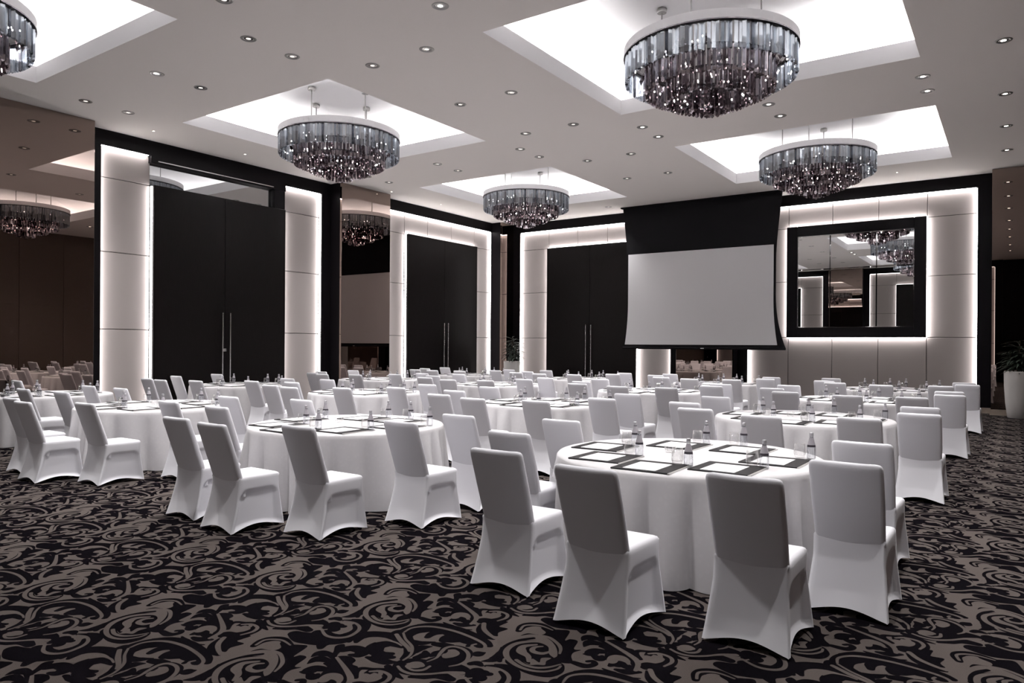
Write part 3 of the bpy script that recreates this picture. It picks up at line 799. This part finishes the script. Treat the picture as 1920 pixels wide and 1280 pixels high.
# ------------------------------------------------------------------ tables
TABLES = {(0, 0): (-2.14, 5.55), (0, 1): (-2.14, 9.4), (0, 2): (-2.14, 13.25), (0, 3): (-2.14, 17.1), (1, 0): (-5.95, 5.47), (1, 1): (-5.84, 9.4), (1, 2): (-5.84, 13.25), (1, 3): (-5.84, 17.1), (2, 0): (-9.78, 5.5), (2, 1): (-9.74, 9.4), (2, 2): (-9.54, 13.25), (2, 3): (-9.54, 17.1), (3, 0): (-13.35, 5.5), (3, 1): (-13.48, 9.4), (3, 2): (-13.24, 13.25), (3, 3): (-13.24, 17.1)}
TAB_H = 0.75
ROWN = ['nearest-row', 'second-row', 'third-row', 'farthest-row']
COLN = ['at right end', 'second from right', 'second from left', 'at left end']
def tname(c, r): return '%s table %s' % (ROWN[r], COLN[c])
def cloth_mesh(seed, chairs):
    rnd = random.Random(seed); N = 320
    val = [0.0]                      # valley positions round the hem, with a rounded fold between each two
    while val[-1] < .955: val.append(val[-1] + .026 + .034 * rnd.random())
    val[-1] = 1.0
    hts = [.45 + .75 * rnd.random() for _ in val]
    def fold(th):
        u = (th / (2 * PI)) % 1.0
        for i in range(len(val) - 1):
            if u < val[i + 1] or i == len(val) - 2:
                q = (u - val[i]) / (val[i + 1] - val[i])
                return hts[i] * math.sin(PI * min(1, max(0, q))) ** .75
    F = [fold(2 * PI * j / N) for j in range(N)]
    def clear(th):          # the hanging cloth is pushed in where a chair stands against it
        r = 1.2; cs, sn = math.cos(th), math.sin(th)
        while r > .6 and any(abs(r * cs - qx) < .268 and abs(r * sn - qy) < .305 for qx, qy in chairs): r -= .01
        return r
    b = MB(); R = []
    prof = [(.02, TAB_H), (.5, TAB_H), (.9, TAB_H), (1.0, TAB_H - .001), (1.023, TAB_H - .006), (1.035, TAB_H - .02), (1.039, TAB_H - .05)]
    for r, z in prof: R.append([(r * math.cos(2 * PI * j / N), r * math.sin(2 * PI * j / N), z) for j in range(N)])
    for k in range(1, 13):
        t = k / 12.0; z = (TAB_H - .05) * (1 - t) + .006 * t; g = min(1, t * 1.15) ** .75
        ring = []
        for j in range(N):
            th = 2 * PI * j / N; r = 1.039 + .03 * t + g * (F[j] - .50) * .135
            r = min(r, clear(th) if z < .50 else 9)
            ring.append((r * math.cos(th), r * math.sin(th), z))
        R.append(ring)
    b.rings(R, 0, True, True, True, False)
    return b.mesh('tablecloth', M['cloth'])

# ------------------------------------------------------------------ chairs
def chair_mesh():
    b = MB(); NS = 24
    def sst(a, c, x):
        t = min(1, max(0, (x - a) / (c - a))); return t * t * (3 - 2 * t)
    def ring(z, rear, front, hx, inset=True, zz=None, rc=.03):
        pts = []
        corners = [(-hx, rear), (hx, rear), (hx, front), (-hx, front)]
        nrm = [(0, 1), (-1, 0), (0, -1), (1, 0)]
        for s in range(4):
            (xa, ya), (xb, yb) = corners[s], corners[(s + 1) % 4]
            for k in range(NS):
                u = k / NS; x = xa + (xb - xa) * u; y = ya + (yb - ya) * u
                e = min(u, 1 - u); z1 = z
                ins = 0.0
                if inset:
                    h = z / .45; bow = math.sin(PI * u)
                    ins += .030 * bow * (1 - sst(.0, .95, h)) * (0.6 if s == 0 else 1.0)
                    if s in (1, 3):      # side: recess between the legs with an arched top
                        arch = .345 - .10 * (1 - min(1, e / .22)) ** 2
                        msk = sst(.045, .105, e) * (1 - sst(arch - .012, arch + .012, z)) * sst(.0, .05, z)
                        ins = ins * (1 - msk) + (hx - .181 + .006 * math.sin(PI * u)) * msk
                    # rounded corner
                    L = abs(xb - xa) + abs(yb - ya); de = e * L
                    if de < rc: ins += .010 * (1 - de / rc) ** 2
                x += nrm[s][0] * ins; y += nrm[s][1] * ins
                if zz is not None: z1 = z + zz * math.sin(PI * u) ** 1.3
                pts.append((x, y, z1))
        return pts
    R = []
    NZ = 26
    for i in range(NZ + 1):
        z = .012 + (.435 - .012) * i / NZ; t = z / .435
        rear = -.272 + .100 * (1 - (1 - t) ** 1.6)
        front = .272 - .037 * min(1, t / .8); hx = .236 - .033 * min(1, t / .75)
        R.append(ring(z, rear, front, hx, True, (.042 * (1 - i / 8.0) if i < 8 else 0)))
    for (z, d) in ((.452, .002), (.466, .010), (.474, .026), (.478, .06)):
        R.append(ring(z, -.172 + d, .235 - d, .203 - d, False))
    R.append(ring(.482, -.02, .06, .05, False))
    b.rings(R, 0, True, True, False, True)
    # back rest
    NB = 12; S = []
    def bring(z, yc, hx, th):
        pts = []; m = 9
        for k in range(m): pts.append((-hx + 2 * hx * k / (m - 1), -1, 0))
        out = []
        rr = th / 2
        for k in range(m):
            u = k / (m - 1); x = (-hx + rr) + 2 * (hx - rr) * u
            out.append((x, yc - rr - .006 * math.sin(PI * u), z))
        for k in range(1, 6):
            a = -PI / 2 + PI * k / 6; out.append((hx - rr + rr * math.cos(a), yc + rr * math.sin(a), z))
        for k in range(m):
            u = k / (m - 1); x = (hx - rr) - 2 * (hx - rr) * u
            out.append((x, yc + rr - .006 * math.sin(PI * u), z))
        for k in range(1, 6):
            a = PI / 2 + PI * k / 6; out.append((-hx + rr + rr * math.cos(a), yc + rr * math.sin(a), z))
        return out
    prof = []
    for i in range(NB + 1):
        t = i / NB; z = .30 + (.885 - .30) * t
        yc = -.118 - .185 * max(0, (z - .36) / .55) ** 1.05
        prof.append((z, yc, .193 + .012 * min(1, t * 1.6), .058 - .010 * t))
    ye = prof[-1][1]
    prof += [(.905, ye - .005, .2035, .048), (.920, ye - .008, .198, .044), (.929, ye - .010, .187, .034), (.933, ye - .011, .168, .020)]
    S = [bring(*p) for p in prof]
    # slight sag of the cover between the two top corners
    for i in range(len(S) - 5, len(S)):
        S[i] = [(x, y, z - .006 * (1 - (x / .205) ** 2)) for x, y, z in S[i]]
    b.rings(S, 0, True, True, False, True)
    return b.mesh('banquet_chair', M['chair'])
CHAIR = chair_mesh()
CHAIRS = [(0,0,0,-3.40,5.70),(0,0,1,-3.23,4.63),(0,0,2,-2.75,3.78),(0,0,3,-1.95,3.54),(0,0,4,-1.16,3.80),(0,0,5,-0.81,4.62),(0,0,6,-0.88,5.68),(0,1,0,-3.35,9.73),(0,1,1,-3.29,8.46),(0,1,2,-2.88,7.70),(0,1,3,-2.05,7.31),(0,1,4,-1.22,7.68),(0,1,5,-0.80,8.57),(0,1,6,-0.89,9.55),(0,2,0,-3.33,13.61),(0,2,1,-3.31,12.41),(0,2,2,-2.88,11.52),(0,2,3,-1.96,11.23),(0,2,4,-1.16,11.43),(0,2,5,-0.76,12.35),(0,2,6,-0.84,13.34),(0,3,0,-3.35,17.43),(0,3,1,-3.23,16.02),(0,3,2,-2.88,15.31),(0,3,3,-2.01,14.93),(0,3,4,-1.08,15.29),(0,3,5,-0.71,16.19),(0,3,6,-0.81,17.05),(1,0,0,-7.16,5.81),(1,0,1,-7.05,4.59),(1,0,2,-6.28,3.68),(1,0,3,-5.58,3.59),(1,0,4,-4.85,3.90),(1,0,5,-4.43,4.68),(1,0,6,-4.43,5.49),(1,1,0,-7.09,9.58),(1,1,1,-6.93,8.47),(1,1,2,-6.54,7.66),(1,1,3,-5.72,7.37),(1,1,4,-4.87,7.54),(1,1,5,-4.42,8.44),(1,1,6,-4.54,9.46),(1,2,0,-7.09,13.45),(1,2,1,-6.87,12.26),(1,2,2,-6.52,11.51),(1,2,3,-5.56,11.18),(1,2,4,-4.75,11.36),(1,2,5,-4.35,12.38),(1,2,6,-4.44,13.17),(1,3,0,-7.10,17.24),(1,3,1,-7.07,16.25),(1,3,2,-6.50,15.28),(1,3,3,-5.71,14.92),(1,3,4,-4.89,15.19),(1,3,5,-4.42,16.06),(1,3,6,-4.57,17.06),(2,0,0,-11.04,5.60),(2,0,1,-10.80,4.67),(2,0,2,-10.06,3.78),(2,0,3,-9.32,3.62),(2,0,4,-8.61,3.96),(2,0,5,-8.14,4.68),(2,0,6,-8.32,5.58),(2,1,0,-10.99,9.54),(2,1,1,-10.68,8.45),(2,1,2,-10.18,7.62),(2,1,3,-9.46,7.43),(2,1,4,-8.70,7.84),(2,1,5,-8.16,8.50),(2,1,6,-8.36,9.48),(2,2,0,-10.80,13.39),(2,2,1,-10.67,12.29),(2,2,2,-10.21,11.51),(2,2,3,-9.24,11.09),(2,2,4,-8.51,11.36),(2,2,5,-8.23,12.32),(2,2,6,-8.26,13.18),(2,3,0,-10.79,17.25),(2,3,1,-10.67,16.13),(2,3,2,-10.50,15.34),(2,3,3,-9.60,15.05),(2,3,4,-8.70,15.20),(2,3,5,-8.16,16.18),(2,3,6,-8.27,17.04),(3,0,0,-14.62,5.59),(3,0,5,-11.92,4.64),(3,0,6,-12.05,5.61),(3,1,0,-14.73,9.60),(3,1,1,-14.43,8.47),(3,1,2,-13.77,7.49),(3,1,3,-13.11,7.38),(3,1,4,-12.37,7.63),(3,1,5,-11.57,8.25),(3,1,6,-11.90,9.31),(3,2,0,-14.48,13.47),(3,2,1,-14.37,12.29),(3,2,2,-13.83,11.56),(3,2,3,-13.09,11.21),(3,2,4,-12.29,11.48),(3,2,5,-11.87,12.34),(3,2,6,-11.76,13.17),(3,3,0,-14.49,17.27),(3,3,1,-14.30,16.13),(3,3,2,-13.81,15.16),(3,3,3,-13.12,15.10),(3,3,4,-12.23,15.19),(3,3,5,-11.80,16.23),(3,3,6,-11.87,17.00)]

SEATN = ['far left', 'near left', 'front left', 'front middle', 'front right', 'near right', 'far right']
for (c, r, k, x, y) in CHAIRS:
    o = link('banquet_chair', CHAIR, None, (x, y + .315, 0), math.radians(random.uniform(-2.0, 2.0)))
    tag(o, 'white covered banquet chair, %s seat of %s' % (SEATN[k], tname(c, r)), 'chair', 'white covered banquet chairs')

# ------------------------------------------------------------------ table settings
def folder_proto():
    W, D, H = .42, .43, .010
    b = MB(); b.soft_box(0, W, 0, D, 0, H, .003); root = b.build('desk_pad', M['leather'])
    b = MB(); b.box(.085, .325, .018, .335, H, H + .003); p = b.build('notepaper', M['paper'], root); p['label'] = 'white note paper'
    b = MB(); b.box(W - .0005, W + .014, .0, D, .001, .007); b.build('metal_edge', M['silver'], root)
    return root
def bottle_proto(parts=True):
    body = [(.024, 0), (.0315, .003), (.0325, .012), (.0325, .075), (.0315, .095), (.027, .118), (.019, .148), (.0145, .165), (.0135, .186)]
    band = [(.0318, .094), (.0294, .109)]
    wrap = [(.0292, .110), (.0200, .147), (.0152, .165)]
    cap = [(.0145, .176), (.0155, .178), (.0155, .200), (.012, .203)]
    b = MB(); b.lathe(body, 20, (0, 0, 0), 0, True, True, True)
    if parts:
        root = b.build('water_bottle', M['bottle'])
        q = MB(); q.lathe(band, 20, (0, 0, 0), 0, True, False, False); q.build('band', M['label'], root)
        q = MB(); q.lathe(wrap, 20, (0, 0, 0), 0, True, False, False); q.build('neck_wrap', M['label2'], root)
        q = MB(); q.lathe(cap, 16, (0, 0, 0), 0, True, False, True); q.build('cap', M['cap'], root)
        return root
    b.lathe(band, 16, (0, 0, 0), 1, True, False, False); b.lathe(wrap, 16, (0, 0, 0), 2, True, False, False); b.lathe(cap, 12, (0, 0, 0), 3, True, False, True)
    return b.build('water_bottle', [M['bottle'], M['label'], M['label2'], M['cap']])
def glass_proto():
    b = MB(); b.lathe([(.027, .0), (.034, .004), (.044, .026), (.0455, .042), (.039, .112), (.0375, .112), (.0435, .043), (.040, .024), (.006, .016)], 22, (0, 0, 0), 0, True, True, True)
    return b.build('water_glass', M['tumbler'])
def votive_proto():
    N = 24; b = MB(); R = []
    for r, z in ((.030, 0), (.036, .006), (.045, .045), (.047, .055), (.043, .055), (.040, .02), (.01, .012)):
        R.append([((r + (.002 if j % 2 else -.002)) * math.cos(2 * PI * j / N), (r + (.002 if j % 2 else -.002)) * math.sin(2 * PI * j / N), z) for j in range(N)])
    b.rings(R, 0, False, True, True, True)
    return b.build('glass_dish', M['tumbler'])
PADS = [(-.905, -.27), (-.635, -.79), (-.185, -.995), (.285, -.72), (.48, -.18), (.09, .27), (-.44, .22)]
PADSEAT = ['left side', 'left front', 'front middle', 'right front', 'right side', 'far right', 'far left']
BOT = [(.40, .40), (.385, .44), (.42, .39), (.42, .38), (.40, .52), (.14, .49), (.37, .46)]
protos = {}
def place(kind, make, loc, label, cat, group, rz=0.0):
    if kind not in protos:
        protos[kind] = make(); o = protos[kind]
    else:
        o = copy_tree(protos[kind])
    o.location = loc; o.rotation_euler = (0, 0, rz)
    return tag(o, label, cat, group)
for r in range(4):
    for c in range(4):
        x, y = TABLES[(c, r)]; T = tname(c, r)
        o = link('tablecloth', cloth_mesh(3 + c + 4 * r, [(q[3] - x, q[4] + .315 - y) for q in CHAIRS if q[0] == c and q[1] == r]), None, (x, y, 0))
        tag(o, 'white floor-length cloth over the round %s' % T, 'tablecloth', 'white cloths on the round tables')
        h = TAB_H + .0005
        place('dish', glass_proto and votive_proto, (x - .14, y + .0, h), 'small clear glass dish in the middle of the %s' % T, 'dish', 'glass dishes on the tables')
        for k, (px, py) in enumerate(PADS):
            jx, jy = random.uniform(-.012, .012), random.uniform(-.012, .012)
            rz = math.radians(random.uniform(-1.5, 1.5))
            place('pad', folder_proto, (x + px + jx, y + py + jy, h), 'black desk pad with white paper, %s of the %s' % (PADSEAT[k], T), 'desk pad', 'black desk pads on the tables', rz)
            bx, by = x + px + jx + BOT[k][0], y + py + jy + BOT[k][1]
            on = h + (.0105 if (BOT[k][0] < .41 and BOT[k][1] < .42) else 0)
            place('bottle%d' % (r < 2), (lambda: bottle_proto(r < 2)), (bx, by, on), 'clear water bottle, %s setting of the %s' % (PADSEAT[k], T), 'bottle', 'small water bottles on the tables', random.uniform(0, 6))
            place('glass', glass_proto, (bx - .088, by + .015, h + (.0105 if BOT[k][1] < .41 else 0)), 'empty tumbler, %s setting of the %s' % (PADSEAT[k], T), 'glass', 'clear tumblers on the tables')

# ------------------------------------------------------------------ planters
def planter(x, y, label, seed):
    t = thing('potted_plant', label, 'plant', (x, y, 0), None)
    b = MB(); b.lathe([(.205, 0), (.215, .01), (.255, .35), (.28, .75), (.287, 1.07), (.283, 1.09), (.262, 1.09), (.26, 1.03)], 36, (0, 0, 0), 0, True, True, False)
    b.build('planter', M['pot'], t)
    b = MB(); b.lathe([(.262, 1.035), (.01, 1.05)], 24, (0, 0, 0), 0, False, False, True); b.build('soil', M['soil'], t)
    rnd = random.Random(seed); st = MB(); lf = MB()
    for s in range(6):
        a = rnd.random() * 2 * PI; r0 = .12 * rnd.random(); hx, hy = r0 * math.cos(a), r0 * math.sin(a)
        top = 1.45 + .55 * rnd.random(); tx, ty = hx * 2.0, hy * 2.0
        st.tube((hx, hy, 1.03), (tx, ty, top), .012, 7)
        for k in range(24):
            u = .25 + .75 * (k / 23.0); bx, by, bz = hx + (tx - hx) * u, hy + (ty - hy) * u, 1.03 + (top - 1.03) * u
            az = k * 2.4 + rnd.random(); L = .27 + .19 * rnd.random(); up = .15 + .9 * u * rnd.random(); w = .019 + .012 * rnd.random()
            dx, dy = math.cos(az), math.sin(az); P = []
            for q in range(6):
                v = q / 5.0; rr = L * v; zz = bz + up * .22 * v - .20 * v * v * (1.2 - .6 * u); ww = w * math.sin(PI * (.12 + .86 * v)) + .001
                P.append([(bx + dx * rr - dy * ww, by + dy * rr + dx * ww, zz), (bx + dx * rr, by + dy * rr, zz - ww * .4), (bx + dx * rr + dy * ww, by + dy * rr - dx * ww, zz)])
            lf.rings(P, 0, True, False)
    st.build('stem', M['bark'], t)
    o = lf.build('foliage', M['leaf'], t); o['kind'] = 'stuff'
    return t
planter(.10, 20.72, 'leafy plant in a tall white planter at the right edge before the mirror', 4)
planter(-14.22, 20.55, 'leafy plant in a white planter standing in the far corner of the room', 9)
